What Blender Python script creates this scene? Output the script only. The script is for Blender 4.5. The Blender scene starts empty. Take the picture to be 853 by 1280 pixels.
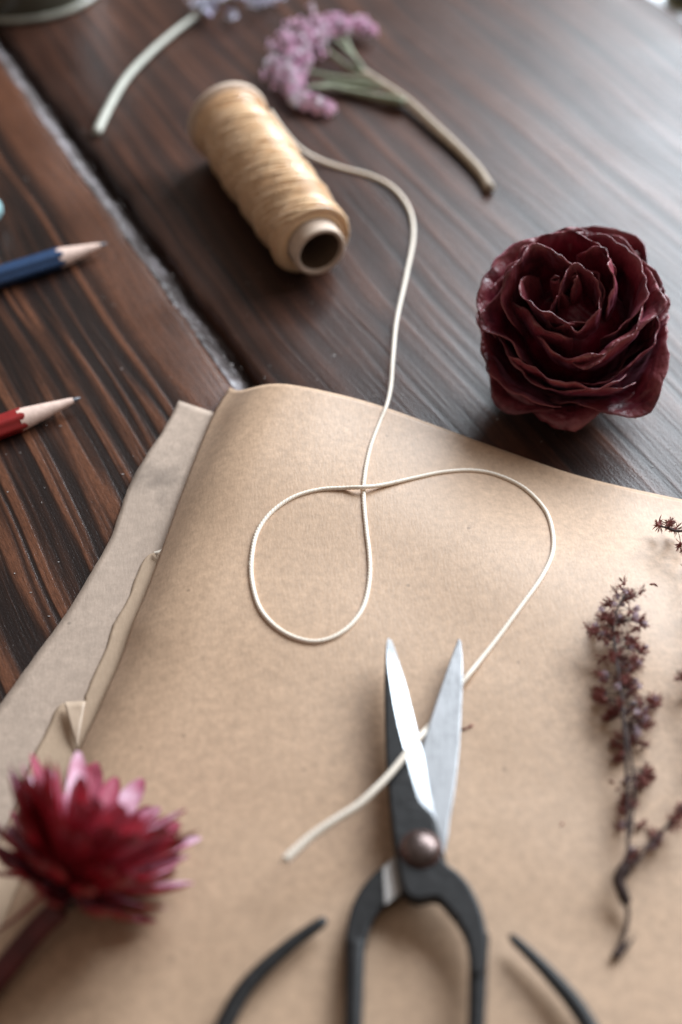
import bpy, math, random
import numpy as np
from mathutils import Vector, Matrix, noise
rnd = random.Random(7)
S = 0.001                       # everything below is written in millimetres
C = bpy.context.scene.collection
R = math.radians

# ------------------------------------------------------------------ camera
PITCH, CAM_H, FOC = R(46.7), 303.0, 1778.0
cam_d = bpy.data.cameras.new('camera')
cam = bpy.data.objects.new('camera', cam_d); C.objects.link(cam)
cam.location = (0, 0, CAM_H*S)
cam.rotation_euler = (R(90)-PITCH, 0, 0)
cam_d.sensor_fit = 'VERTICAL'; cam_d.sensor_height = 36; cam_d.sensor_width = 24
cam_d.lens = 36*FOC/1280
cam_d.clip_start = 0.01; cam_d.clip_end = 50
cam_d.dof.use_dof = True
cam_d.dof.focus_distance = 0.401
cam_d.dof.aperture_fstop = 5.4
cam_d.dof.aperture_blades = 0
bpy.context.scene.camera = cam

# ------------------------------------------------------------------ light
sc = bpy.context.scene
world = bpy.data.worlds.new('World'); sc.world = world; world.use_nodes = True
bg = world.node_tree.nodes['Background']
bg.inputs[0].default_value = (1.0, 0.86, 0.76, 1); bg.inputs[1].default_value = 0.24
def window_light(name, az, el, dist, sx, sy, power, col):
    ld = bpy.data.lights.new(name, 'AREA'); ld.shape = 'RECTANGLE'
    ld.size = sx; ld.size_y = sy; ld.energy = power; ld.color = col
    o = bpy.data.objects.new(name, ld); C.objects.link(o)
    tgt = Vector((0.03, 0.33, 0))
    d = Vector((math.sin(R(az))*math.cos(R(el)), math.cos(R(az))*math.cos(R(el)), math.sin(R(el))))
    o.location = tgt + d*dist
    o.rotation_euler = (-d).to_track_quat('-Z', 'Y').to_euler()
    return o
window_light('window_light', 40, 33, 1.05, .95, .62, 35, (0.83, 0.92, 1.0))
sc.view_settings.view_transform = 'Standard'; sc.view_settings.look = 'None'
sc.view_settings.gamma = 1; sc.view_settings.exposure = 0
sc.view_settings.use_curve_mapping = False
sc.cycles.max_bounces = 8

# ------------------------------------------------------------------ helpers
sp_, cp_ = math.sin(PITCH), math.cos(PITCH)
def P(px, py, z=0.0):
    """point of the place (mm) seen at photograph position px,py on the level z"""
    u = (px-426.5)/FOC; v = (640-py)/FOC
    d = Vector((u, v*sp_+cp_, v*cp_-sp_))
    t = (z-CAM_H)/d.z
    return Vector((d.x*t, d.y*t, z))
OFF = {}
def meta(o, label=None, cat=None, group=None, kind=None):
    for k, v in (('label', label), ('category', cat), ('group', group), ('kind', kind)):
        if v: o[k] = v
    return o
def thing(name, loc, label, cat, group=None, rz=0.0):
    o = bpy.data.objects.new(name, None); C.objects.link(o)
    o.location = Vector(loc)*S; o.rotation_euler = (0, 0, rz); o.empty_display_size = .01
    OFF[o.name] = Vector(loc)
    return meta(o, label, cat, group)
def build(name, verts, faces, mat, parent=None, smooth=True, local=False, mats=None, mi=None):
    off = Vector((0, 0, 0)) if (local or parent is None) else OFF.get(parent.name, Vector((0, 0, 0)))
    me = bpy.data.meshes.new(name)
    me.from_pydata([tuple((Vector(v)-off)*S) for v in verts], [], faces)
    for m in (mats or [mat]): me.materials.append(getattr(m, 'm', m))
    if mi is not None: me.polygons.foreach_set('material_index', mi)
    if smooth: me.polygons.foreach_set('use_smooth', [True]*len(me.polygons))
    me.update()
    o = bpy.data.objects.new(name, me); C.objects.link(o)
    if parent is not None:
        o.parent = parent; OFF[o.name] = off
    return o
def grid(nu, nv, f, wrap=False):
    vs = [f(i/(nu-1) if not wrap else i/nu, j/(nv-1)) for j in range(nv) for i in range(nu)]
    fs = []
    for j in range(nv-1):
        for i in range(nu if wrap else nu-1):
            a = j*nu+i; b = j*nu+(i+1) % nu
            fs.append((a, b, b+nu, a+nu))
    return vs, fs
def join(*parts):
    V, F = [], []
    for v, f in parts:
        n = len(V); V += list(v); F += [tuple(i+n for i in q) for q in f]
    return V, F
def spline(pts, n):
    """Catmull-Rom through pts (any dimension), n samples evenly spaced by length"""
    p = np.array([list(q) for q in pts], float)
    p = np.vstack([2*p[0]-p[1], p, 2*p[-1]-p[-2]])
    out = []
    for i in range(1, len(p)-2):
        for t in np.linspace(0, 1, 40, endpoint=False):
            a, b, c, d = p[i-1], p[i], p[i+1], p[i+2]
            out.append(.5*((2*b)+(-a+c)*t+(2*a-5*b+4*c-d)*t*t+(-a+3*b-3*c+d)*t**3))
    out.append(p[-2]); out = np.array(out)
    s = np.r_[0, np.cumsum(np.linalg.norm(np.diff(out[:, :3], axis=0), axis=1))]
    q = np.linspace(0, s[-1], n)
    return np.stack([np.interp(q, s, out[:, k]) for k in range(out.shape[1])], 1)
def sweep(path, rad, k=12, flat=1.0, prof=None, cap=True, ref=Vector((0, 0, 1))):
    """tube round path (Nx3); rad a number or list; prof(theta, i) scales the radius; flat squashes along ref"""
    pts = [Vector(p[:3]) for p in path]; n = len(pts)
    V, F = [], []
    for i, p in enumerate(pts):
        t = (pts[min(i+1, n-1)]-pts[max(i-1, 0)]).normalized()
        a = t.cross(ref)
        if a.length < 1e-4: a = t.cross(Vector((0, 1, 0)))
        a.normalize(); b = a.cross(t)
        r = rad[i] if hasattr(rad, '__len__') else rad
        for j in range(k):
            th = 2*math.pi*j/k
            rr = r*(prof(th, i) if prof else 1)
            V.append(p+a*(math.cos(th)*rr)+b*(math.sin(th)*rr*flat))
    for i in range(n-1):
        for j in range(k):
            a0 = i*k+j; b0 = i*k+(j+1) % k
            F.append((a0, b0, b0+k, a0+k))
    if cap: F += [tuple(range(k))[::-1], tuple(range((n-1)*k, n*k))]
    return V, F
def lathe(prof, k=48):
    V = []; F = []
    for r, z in prof:
        for j in range(k):
            th = 2*math.pi*j/k; V.append(Vector((r*math.cos(th), r*math.sin(th), z)))
    for i in range(len(prof)-1):
        for j in range(k):
            a = i*k+j; b = i*k+(j+1) % k
            F.append((a, b, b+k, a+k))
    return V, F
def xf(vf, M):
    return [M @ Vector(v) for v in vf[0]], vf[1]
def nz(x, y, z=0.0, s=1.0):
    return noise.noise(Vector((x*s, y*s, z)))
def copy_part(o, parent, M):
    c = o.copy(); C.objects.link(c); c.parent = parent; c.matrix_local = M
    return c
def MM(v):                      # mm translation
    return Matrix.Translation(Vector(v)*S)

# ------------------------------------------------------------------ materials
class N:
    def __init__(s, name):
        s.m = bpy.data.materials.new(name); s.m.use_nodes = True
        s.t = s.m.node_tree; s.b = s.t.nodes['Principled BSDF']
        s.out = s.t.nodes['Material Output']
    def n(s, typ, **kw):
        x = s.t.nodes.new(typ)
        for k, v in kw.items(): setattr(x, k, v)
        return x
    def l(s, a, b): s.t.links.new(a, b)
    def coord(s, scale=(1, 1, 1), rot=(0, 0, 0), kind='Object'):
        tc = s.n('ShaderNodeTexCoord'); mp = s.n('ShaderNodeMapping')
        mp.inputs['Scale'].default_value = scale; mp.inputs['Rotation'].default_value = rot
        s.l(tc.outputs[kind], mp.inputs[0]); return mp.outputs[0]
    def noise(s, vec, scale, detail=3, rough=.5, dist=0.0):
        x = s.n('ShaderNodeTexNoise'); s.l(vec, x.inputs['Vector'])
        x.inputs['Scale'].default_value = scale; x.inputs['Detail'].default_value = detail
        x.inputs['Roughness'].default_value = rough; x.inputs['Distortion'].default_value = dist
        return x.outputs['Fac']
    def ramp(s, fac, stops, interp='LINEAR'):
        x = s.n('ShaderNodeValToRGB'); s.l(fac, x.inputs[0]); cr = x.color_ramp; cr.interpolation = interp
        while len(cr.elements) < len(stops): cr.elements.new(.5)
        for e, (p, c) in zip(cr.elements, stops):
            e.position = p; e.color = (c, c, c, 1) if not hasattr(c, '__len__') else (*c, 1)
        return x.outputs[0]
    def mix(s, f, a, b, typ='MIX'):
        x = s.n('ShaderNodeMix', data_type='RGBA', blend_type=typ)
        for i, v in ((0, f), (6, a), (7, b)):
            if isinstance(v, bpy.types.NodeSocket): s.l(v, x.inputs[i])
            elif hasattr(v, '__len__'): x.inputs[i].default_value = (*v, 1)
            else: x.inputs[i].default_value = v if i == 0 else (v, v, v, 1)
        return x.outputs[2]
    def math(s, op, a, b=0.0, c=0.0):
        x = s.n('ShaderNodeMath', operation=op)
        for i, v in enumerate((a, b, c)):
            if isinstance(v, bpy.types.NodeSocket): s.l(v, x.inputs[i])
            else: x.inputs[i].default_value = v
        return x.outputs[0]
    def bump(s, h, dist, strength=1.0, prev=None):
        x = s.n('ShaderNodeBump'); s.l(h, x.inputs['Height'])
        x.inputs['Distance'].default_value = dist; x.inputs['Strength'].default_value = strength
        if prev is not None: s.l(prev, x.inputs['Normal'])
        return x.outputs[0]
    def set(s, **kw):
        for k, v in kw.items():
            i = s.b.inputs[k.replace('_', ' ')]
            if isinstance(v, bpy.types.NodeSocket): s.l(v, i)
            elif hasattr(v, '__len__') and len(v) == 3: i.default_value = (*v, 1)
            else: i.default_value = v
        return s.m

def wood(name, stripe_lo, stripe_hi, dark, mid, light, plain_edge=None, seed=0.0, bscale=120, spec=.42, rr=(.38, .26)):
    m = N(name)
    tc = m.n('ShaderNodeTexCoord')
    sep = m.n('ShaderNodeSeparateXYZ'); m.l(tc.outputs['Object'], sep.inputs[0])
    # slow sideways wander of the grain
    wv = m.coord((1, .55, 1)); wander = m.noise(wv, 9, 2, .5)
    wx = m.math('ADD', sep.outputs['X'], m.math('MULTIPLY', m.math('SUBTRACT', wander, .5), .022))
    wx = m.math('ADD', wx, seed)
    comb = m.n('ShaderNodeCombineXYZ'); m.l(wx, comb.inputs[0])
    m.l(m.math('MULTIPLY', sep.outputs['Y'], .045), comb.inputs[1])
    g = comb.outputs[0]
    comb2 = m.n('ShaderNodeCombineXYZ'); m.l(wx, comb2.inputs[0])
    m.l(m.math('MULTIPLY', sep.outputs['Y'], .032), comb2.inputs[1])
    bands = m.noise(comb2.outputs[0], bscale, 2.0, .6, .4)   # the broad summer/winter rings
    fine = m.noise(g, 900, 3, .6, .3)
    comb3 = m.n('ShaderNodeCombineXYZ'); m.l(wx, comb3.inputs[0]); m.l(m.math('MULTIPLY', sep.outputs['Y'], .12), comb3.inputs[1])
    fibre = m.noise(comb3.outputs[0], 2600, 2, .6)
    patch = m.noise(tc.outputs['Object'], 22, 3, .55)
    s = m.ramp(bands, [(stripe_lo, 0.0), (stripe_hi, 1.0)])
    s2 = m.math('ADD', m.math('MULTIPLY', s, .72), m.math('MULTIPLY', fine, .42))
    if plain_edge is not None:
        e0, e1 = plain_edge
        mr = m.n('ShaderNodeMapRange'); m.l(m.math('ADD', sep.outputs['X'], m.math('MULTIPLY', m.math('SUBTRACT', wander, .5), .02)), mr.inputs[0])
        mr.inputs[1].default_value = e0; mr.inputs[2].default_value = e1
        s2 = m.math('MAXIMUM', s2, m.math('MULTIPLY', mr.outputs[0], m.math('ADD', .50, m.math('MULTIPLY', fine, .60))))
    col = m.ramp(s2, [(.18, dark), (.55, mid), (.95, light)])
    col = m.mix(m.ramp(patch, [(.35, 0.0), (.7, .55)]), col, m.mix(1.0, col, (.45, .42, .42), 'MULTIPLY'))
    col = m.mix(m.ramp(fibre, [(.35, .45), (.6, 0.0)]), col, dark)
    h = m.math('ADD', m.math('MULTIPLY', s2, 1.0), m.math('MULTIPLY', fibre, .25))
    nb = m.bump(h, .00028, .8)
    pores = m.noise(tc.outputs['Object'], 1400, 2, .5)
    nb = m.bump(pores, .00012, .7, nb)
    rough = m.ramp(m.math('ADD', m.math('MULTIPLY', patch, .5), m.math('MULTIPLY', bands, .5)), [(.3, rr[0]), (.7, rr[1])])
    m.set(Base_Color=col, Roughness=rough, Normal=nb)
    m.b.inputs['Specular IOR Level'].default_value = spec
    return m.m
M_woodL = wood('oiled_wood_striped', .44, .60, (.013, .0072, .006), (.054, .022, .013), (.165, .064, .033), (-.023, -.015), 0, 185, .40)
M_woodR = wood('oiled_wood_dark', .32, .76, (.019, .0100, .0080), (.064, .027, .0175), (.145, .060, .036), None, .37, 190, .34, (.44, .30))

def kraft(name, base, mott, spec=.35, rough=.5, speck=.5, stain=None):
    m = N(name)
    v = m.coord()
    f1 = m.noise(v, 480, 4, .78); f2 = m.noise(v, 260, 2, .5); f3 = m.noise(v, 16, 3, .5)
    fib = m.n('ShaderNodeTexNoise'); m.l(m.coord((1, .3, 1), (0, 0, .6)), fib.inputs['Vector']); fib.inputs['Scale'].default_value = 1500
    dk = tuple(c*mott for c in base); lt = tuple(min(1, c*(2-mott)*1.02) for c in base)
    col = m.mix(m.ramp(f1, [(.3, 0.0), (.7, 1.0)]), dk, lt)
    col = m.mix(m.math('MULTIPLY', m.ramp(f2, [(.35, 1.0), (.65, 0.0)]), speck*.35), col, tuple(c*.72 for c in base))
    col = m.mix(m.ramp(f3, [(.38, .28), (.62, 0.0)]), col, tuple(c*.80 for c in base))
    vo = m.n('ShaderNodeTexVoronoi'); m.l(v, vo.inputs['Vector']); vo.inputs['Scale'].default_value = 85
    col = m.mix(m.ramp(vo.outputs['Distance'], [(.035, .55), (.06, 0.0)]), col, tuple(c*.35 for c in base))
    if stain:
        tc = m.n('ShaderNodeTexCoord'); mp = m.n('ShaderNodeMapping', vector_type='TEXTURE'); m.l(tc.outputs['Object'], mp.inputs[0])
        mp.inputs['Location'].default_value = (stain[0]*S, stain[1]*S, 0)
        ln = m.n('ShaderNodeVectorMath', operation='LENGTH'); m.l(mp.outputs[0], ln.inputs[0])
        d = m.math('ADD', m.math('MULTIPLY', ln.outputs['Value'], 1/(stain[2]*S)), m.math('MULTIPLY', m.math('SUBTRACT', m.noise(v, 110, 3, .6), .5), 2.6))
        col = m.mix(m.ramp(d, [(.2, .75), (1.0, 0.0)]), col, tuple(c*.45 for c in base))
    nb = m.bump(fib.outputs['Fac'], .00010, .6)
    nb = m.bump(m.noise(v, 60, 3, .5), .00028, .5, nb)
    m.set(Base_Color=col, Roughness=rough, Normal=nb)
    m.b.inputs['Specular IOR Level'].default_value = spec
    m.b.inputs['Sheen Weight'].default_value = .05
    return m

def simple(name, col, rough=.5, metal=0.0, var=.25, scale=300, bump=0.0, spec=.5, sheen=0.0, sss=0.0, coat=0.0):
    m = N(name); v = m.coord(); f = m.noise(v, scale, 4, .6)
    c = m.mix(m.ramp(f, [(.3, 0.0), (.7, 1.0)]), tuple(x*(1-var) for x in col), tuple(min(1, x*(1+var)) for x in col))
    m.set(Base_Color=c, Roughness=rough, Metallic=metal)
    m.b.inputs['Specular IOR Level'].default_value = spec
    m.b.inputs['Sheen Weight'].default_value = sheen
    m.b.inputs['Coat Weight'].default_value = coat
    if sss:
        m.b.inputs['Subsurface Weight'].default_value = sss; m.b.inputs['Subsurface Scale'].default_value = .0015
    if bump: m.l(m.bump(f, bump), m.b.inputs['Normal'])
    return m
M_thread = simple('waxed_cream_thread', (.90, .79, .66), .5, 0, .08, 2500, .00006, .4, .3)
M_wound = simple('wound_thread', (.82, .55, .32), .26, 0, .10, 900, .00005, .8, .2, 0, .35)
M_tube = simple('cardboard_tube', (.62, .47, .36), .65, 0, .1, 500, .0001)
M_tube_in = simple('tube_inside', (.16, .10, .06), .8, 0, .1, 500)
M_black = simple('forged_black_iron', (.0125, .011, .011), .46, .0, .4, 420, .00014, .3)
M_steel = simple('ground_steel', (.37, .37, .38), .46, .6, .10, 160, .00002)
def brushed(name, col, rough, metal, ang):
    m = N(name); g = m.noise(m.coord((1, .06, 1), (0, 0, R(ang))), 2600, 3, .7); b = m.noise(m.coord(), 130, 4, .65)
    k = m.math('ADD', m.math('MULTIPLY', g, .5), m.math('MULTIPLY', b, .5))
    m.set(Base_Color=m.ramp(k, [(.36, tuple(c*.62 for c in col)), (.52, col), (.7, tuple(min(1, c*1.2) for c in col))]), Metallic=metal, Roughness=m.ramp(k, [(.35, rough+.12), (.65, rough-.06)]))
    m.l(m.bump(g, .00003, .7), m.b.inputs['Normal'])
    return m
M_steel = brushed('ground_steel', (.38, .38, .39), .46, .6, 70)
M_bevel = brushed('honed_edge_steel', (.62, .65, .68), .36, 1.0, 75)
M_bevel_plain = simple('plain_edge_steel', (.60, .63, .66), .36, 1.0, .05, 300, .00001)
M_rivet = simple('coppery_rivet', (.16, .12, .11), .38, 1.0, .45, 420, .00012)
M_blue = simple('navy_pencil_lacquer', (.018, .048, .115), .32, 0, .12, 300, .00002, .5, 0, 0, .3)
M_red = simple('red_pencil_lacquer', (.26, .012, .012), .32, 0, .12, 300, .00002, .5, 0, 0, .3)
M_cedar = simple('sharpened_wood', (.76, .55, .46), .6, 0, .12, 500, .0001, .3)
M_lead = simple('pencil_lead', (.09, .09, .10), .4, .3, .1, 500)
M_teal = simple('pale_teal_plastic', (.30, .50, .52), .3, 0, .05, 100)
M_white = simple('white_painted_board', (.80, .84, .88), .5, 0, .03, 60)
M_dust = simple('grey_dust', (.34, .31, .30), .8, 0, .4, 700)
M_stemdark = simple('dried_brown_stem', (.042, .022, .018), .7, 0, .35, 500, .0002, .3)
M_stempale = simple('pale_dry_stem', (.50, .49, .42), .55, 0, .15, 400, .0002, .3)
M_stemtan = simple('tan_dry_stem', (.42, .34, .26), .6, 0, .2, 400, .0002, .3)
M_stemgreen = simple('grey_green_stem', (.20, .21, .14), .65, 0, .25, 400, .0002, .3)
M_lav = simple('lavender_floret', (.66, .66, .78), .6, 0, .35, 250, 0, .3, .3)
M_pink = simple('pink_floret', (.86, .58, .72), .6, 0, .22, 250, 0, .3, .3)
M_star = simple('dried_maroon_floret', (.22, .064, .052), .65, 0, .5, 380, 0, .25, 0)
M_starpale = simple('pale_mauve_fluff', (.50, .37, .42), .7, 0, .2, 380, 0, .3, .5)

# ------------------------------------------------------------------ table
GR = R(27.9)                     # the boards run this much to the left of straight ahead
ux, uy = math.cos(GR), math.sin(GR)
def to_uw(p): return (p.x*ux+p.y*uy, -p.x*uy+p.y*ux)
U0 = to_uw(P(140, 271))[0]
UEDGE = to_uw(P(822, 0))[0]
table = thing('wooden_table', (0, 0, 0), 'dark brown wooden table of broad boards with a dusty open joint', 'table', rz=GR)
W0, W1 = -260, 1000
def board(name, ua, ub, mat, chL, chR, th=28, y_off=0, nw=260):
    prof = []
    for d, z in chL: prof.append((ua+d, z, 'L'))
    for k in range(1, 14): prof.append((ua+chL[-1][0]+(ub-chR[0][0]-ua-chL[-1][0])*k/14, 0, 'M'))
    for d, z in chR: prof.append((ub-d, z, 'R'))
    rows = len(prof)
    V = []; F = []
    for j in range(nw):
        w = W0+(W1-W0)*j/(nw-1)
        for (u, z, k) in prof:
            if k != 'M' and z > -th+1:
                a = 1.0 if z < -.01 else .55
                u += a*(1.3*nz(w, 3.3*u, 5, .05)+.9*nz(w, u, 9, .22)+.35*nz(w, u, 1, .9))
                if z < -.01: z += .5*nz(w, u*2, 4, .3)
            else:
                z += .15*nz(u, w*.15, 3, .03)
            V.append((u-ub, w, z))
    for j in range(nw-1):
        for i in range(rows-1):
            a = j*rows+i; F.append((a, a+1, a+1+rows, a+rows))
    o = build(name, V, F, mat, table, local=True)
    o.location = (ub*S, 0, 0)
    OFF[o.name] = Vector((0, 0, 0))
    return o
board('plank', U0-245, U0, M_woodL, [(0, -28), (0, -2), (1.5, 0)], [(2.6, 0), (.4, -.7), (-1.2, -2.2), (-1.4, -28)])
board('plank', U0+9.5, UEDGE, M_woodR, [(0, -28), (0, -1.6), (.6, -.5), (1.8, 0)], [(2, 0), (.5, -1), (0, -3), (0, -28)])
board('plank', U0-500, U0-252, M_woodR, [(0, -28), (0, -2), (1.5, 0)], [(2, 0), (0, -2), (0, -28)])
# dusty filler down in the joint, its pale tone painting the edge's window glint
def fil(a, b):
    u = U0+.3+10.0*a; w = W0+(W1-W0)*b
    return (u, w, -1.0+.5*nz(u, w, 2, .35)+.45*nz(u, w, 7, 1.1)-7*max(0, a-.07-.14*nz(w, 3, 1, .03)-.10*nz(w, 3, 1, .3))**1.0)
v, f = grid(10, 900, fil)
m = N('dusty_joint_glint'); vv = m.coord((1, .22, 1)); fc = m.noise(vv, 260, 4, .6)
m.set(Base_Color=m.ramp(fc, [(.38, (.045, .033, .03)), (.52, (.13, .108, .105)), (.66, (.28, .25, .265))]), Roughness=.40)  # lilac end of the ramp: window glint put into the dust colour
m.l(m.bump(fc, .0005), m.b.inputs['Normal'])
build('joint_filling', v, f, m.m, table, local=True)
# crumbs of dust in the joint
parts = []
for _ in range(110):
    w = rnd.uniform(240, 640); u = U0+1.5+rnd.random()**1.4*6.5
    r = rnd.uniform(.2, .6)
    vs = [(u+r*a, w+r*b*1.3, -1.0+.6*r*c-.55*max(0, u-U0-3)) for a, b, c in ((1, 0, 0), (0, 1, 0), (-1, 0, 0), (0, -1, 0), (0, 0, 1), (0, 0, -1))]
    fs = [(0, 1, 4), (1, 2, 4), (2, 3, 4), (3, 0, 4), (1, 0, 5), (2, 1, 5), (3, 2, 5), (0, 3, 5)]
    parts.append((vs, fs))
v, f = join(*parts)
o = build('joint_dust', v, f, M_dust, table, smooth=False, local=True); o['kind'] = 'stuff'
# dust and scuffs lying on the boards
parts = []
for _ in range(260):
    px, py = rnd.uniform(-20, 860), rnd.uniform(-10, 860)
    p = P(px, py, .1); r = rnd.uniform(.08, .30); a = rnd.random()*6.3; e = rnd.choice([1, 1, 1.5, 3])
    vs = [(p.x+r*e*math.cos(a+k*1.571)*(1 if k % 2 else .6), p.y+r*math.sin(a+k*1.571), .12+(.12 if k == 0 else 0)) for k in range(4)]
    vs.append((p.x, p.y, .12+r*.5))
    parts.append((vs, [(0, 1, 4), (1, 2, 4), (2, 3, 4), (3, 0, 4)]))
v, f = join(*parts)
o = build('table_dust', v, f, simple('pale_dust', (.40, .36, .34), .8)); meta(o, 'tiny pale flecks of dust scattered over the dark boards', 'dust', None, 'stuff')

# the white ledge past the table's right edge, and the small dark thing on it
def rotz(u, w, z): return Vector((u*ux-w*uy, u*uy+w*ux, z))
def box(u0, u1, w0, w1, z0, z1):
    vs = [rotz(u, w, z) for z in (z0, z1) for u, w in ((u0, w0), (u1, w0), (u1, w1), (u0, w1))]
    return vs, [(3, 2, 1, 0), (4, 5, 6, 7), (0, 1, 5, 4), (1, 2, 6, 5), (2, 3, 7, 6), (3, 0, 4, 7)]
v, f = box(UEDGE+5, UEDGE+260, W0, W1, -40, -14)
meta(build('window_ledge', v, f, M_white, smooth=False), kind='structure')

# ------------------------------------------------------------------ paper
Z_TOP = 6.0
Lpx = [(287, 479), (266, 515), (233, 600), (201, 690), (183, 738), (168, 773), (158, 804), (146, 834), (133, 862), (122, 888), (99, 936), (62, 1020), (25, 1105), (-15, 1200), (-70, 1330), (-130, 1480)]
Lw = [P(a, b, 4.0) for a, b in Lpx]
Tpx = [(287, 479), (312, 478), (345, 479), (400, 488), (470, 506), (560, 538), (640, 567), (730, 597), (853, 625), (980, 650), (1120, 676)]
Tz = [4, 12.5, 14.5, 13.5, 10, 6.5, 3.4, 3.0, 3.0, 3, 3]
Tw = [P(a, b, z) for (a, b), z in zip(Tpx, Tz)]
C1 = Lw[0]
Ls = spline(Lw, 150); Ts = spline(Tw, 150)
Tlen = np.r_[0, np.cumsum(np.linalg.norm(np.diff(Ts[:, :2], axis=0), axis=1))]
def zfield(x, y):
    """height of the big sheet away from its folded edge"""
    far = max(0.0, min(1.0, (y-250)/110.0))
    z = 13.0+1.7*nz(x, y, 1.7, .012)+.8*nz(x, y, 6.1, .028)
    z += 1.3*math.exp(-((x-105-.5*(y-300))/26)**2)*min(1, max(0, (x-20)/60))
    return z
def prof_fold(d):
    t = min(1.0, d/26.0); return 1-(1-t)**2.1
# sheet as a translation surface: folded left edge x far edge
NT, NS = 150, 150
V = []
for j in range(NS):
    L = Ls[j]
    for i in range(NT):
        x = L[0]+Ts[i, 0]-Ts[0, 0]; y = L[1]+Ts[i, 1]-Ts[0, 1]
        d = Tlen[i]
        zf = zfield(x, y)
        wfar = math.exp(-(j/22.0)**2)
        zt = zf*(1-wfar)+Ts[i, 2]*wfar
        k = prof_fold(d)
        V.append((x, y, 1.9+(zt-1.9)*(.12+.88*k)))
F = []
for j in range(NS-1):
    for i in range(NT-1):
        a = j*NT+i; F.append((a, a+NT, a+NT+1, a+1))
VT = np.array(V).reshape(NS, NT, 3)
top_pts = VT[:, :, :2].reshape(-1, 2); top_z = VT[:, :, 2].reshape(-1)
def paperZ(x, y):
    d2 = (top_pts[:, 0]-x)**2+(top_pts[:, 1]-y)**2
    idx = np.argpartition(d2, 4)[:4]; w = 1/(d2[idx]+1e-3)
    return float((top_z[idx]*w).sum()/w.sum())
def onpaper(px, py, dz=0.0):
    z = 6.0
    for _ in range(4):
        p = P(px, py, z+dz); z = paperZ(p.x, p.y)
    return P(px, py, z+dz)
# the fold rolls under: extra rows under the left edge
NB = 10
base = len(V); under = []
for j in range(NS):
    e = VT[j, 0]; n = VT[j, 4]-VT[j, 0]
    for q in range(1, NB):
        t = q/(NB-1); x = e[0]; 
        dd = 26*t
        Vx = e[0]-1.2*math.sin(min(1, t*3)*math.pi)*.8+dd*.93; Vy = e[1]-dd*.3
        under.append((Vx, Vy, e[2]-(e[2]-1.15)*min(1, t*4)))
V += under
for j in range(NS-1):
    for q in range(NB-1):
        a = j*NT if q == 0 else base+j*(NB-1)+q-1
        a2 = (j+1)*NT if q == 0 else base+(j+1)*(NB-1)+q-1
        b = base+j*(NB-1)+q; b2 = base+(j+1)*(NB-1)+q
        F.append((a, b, b2, a2))
M_kraft = kraft('kraft_paper', (.52, .345, .225), .80, .42, .48)
sheet = build('kraft_paper', V, F, M_kraft.m)
meta(sheet, 'large brown kraft paper sheet with a rolled left edge, under the scissors', 'paper')
sol = sheet.modifiers.new('thickness', 'SOLIDIFY'); sol.thickness = .00022; sol.offset = 1

def ruled(name, left, right, zl, mat, n=90, k=16, amp=.25, seed=0.0):
    A = spline([P(a, b, zl) for a, b in left], n); B = spline([P(a, b, zl) for a, b in right], n)
    V = []
    for j in range(n):
        for i in range(k):
            t = i/(k-1); x, y, z = A[j]*(1-t)+B[j]*t
            e = (.25*nz(x, y, seed, .25)+.16*nz(x, y, seed, .9)) if i == 0 else 0
            V.append((x+e, y, max(.18, z+amp*nz(x, y, seed, .035))))
    F = [(j*k+i, (j+1)*k+i, (j+1)*k+i+1, j*k+i+1) for j in range(n-1) for i in range(k-1)]
    o = build(name, V, F, mat)
    s = o.modifiers.new('thickness', 'SOLIDIFY'); s.thickness = .0002; s.offset = 1
    return o
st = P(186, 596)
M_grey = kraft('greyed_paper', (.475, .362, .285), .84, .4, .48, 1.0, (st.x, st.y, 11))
o = ruled('grey_brown_paper', [(224, 501), (207, 533), (170, 592), (155, 625), (139, 672), (112, 720), (85, 765), (40, 826), (-5, 888), (-60, 960), (-130, 1060), (-190, 1180)],
      [(290, 524), (270, 560), (245, 640), (230, 700), (215, 760), (200, 820), (170, 900), (150, 960), (110, 1040), (60, 1120), (0, 1220), (-60, 1330)], .55, M_grey.m, amp=.35, seed=3)
meta(o, 'greyish brown paper strip with a dark smudge showing beneath the big kraft sheet', 'paper')
M_mid = kraft('inner_kraft_paper', (.50, .36, .25), .93, .32, .5)
o = ruled('torn_kraft_paper', [(197, 690), (180, 700), (161, 747), (142, 782), (133, 810), (118, 843), (107, 869), (105, 878), (76, 881), (58, 915), (40, 950), (18, 1010), (-20, 1090), (-80, 1200)],
      [(222, 697), (214, 725), (204, 765), (195, 800), (185, 835), (175, 866), (165, 885), (150, 905), (130, 940), (110, 980), (80, 1040), (40, 1120), (-20, 1230)], .9, M_mid.m, n=140, amp=.1, seed=8)
meta(o, 'tan paper with a torn narrow edge between the grey strip and the big sheet', 'paper')
# folded-over flap at its torn corner, and the torn nick further up
def tri(pts):
    a, b, c = [Vector(p) for p in pts]; V = []; F = []
    n = 8
    for i in range(n+1):
        for j in range(n+1-i):
            s, t = i/n, j/n; p = a+(b-a)*s+(c-a)*t
            V.append(p+Vector((0, 0, .8*math.sin(math.pi*t)*(1-s)+.12*nz(p.x, p.y, 2, .5))))
    idx = {}; q = 0
    for i in range(n+1):
        for j in range(n+1-i): idx[i, j] = q; q += 1
    for i in range(n):
        for j in range(n-i):
            F.append((idx[i, j], idx[i+1, j], idx[i, j+1]))
            if i+j < n-1: F.append((idx[i+1, j], idx[i+1, j+1], idx[i, j+1]))
    return V, F
fl = build('folded_flap', *tri([P(80, 878, 2.6), P(107, 877, 3.2), P(97, 940, 1.6)]), kraft('lit_flap_paper', (.54, .40, .29), .95).m, o)  # paper made paler here: the light the flap faces is in its colour
fl['label'] = 'folded-over flap in a paper tone painted as lit'
s = fl.modifiers.new('thickness', 'SOLIDIFY'); s.thickness = .0002
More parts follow.
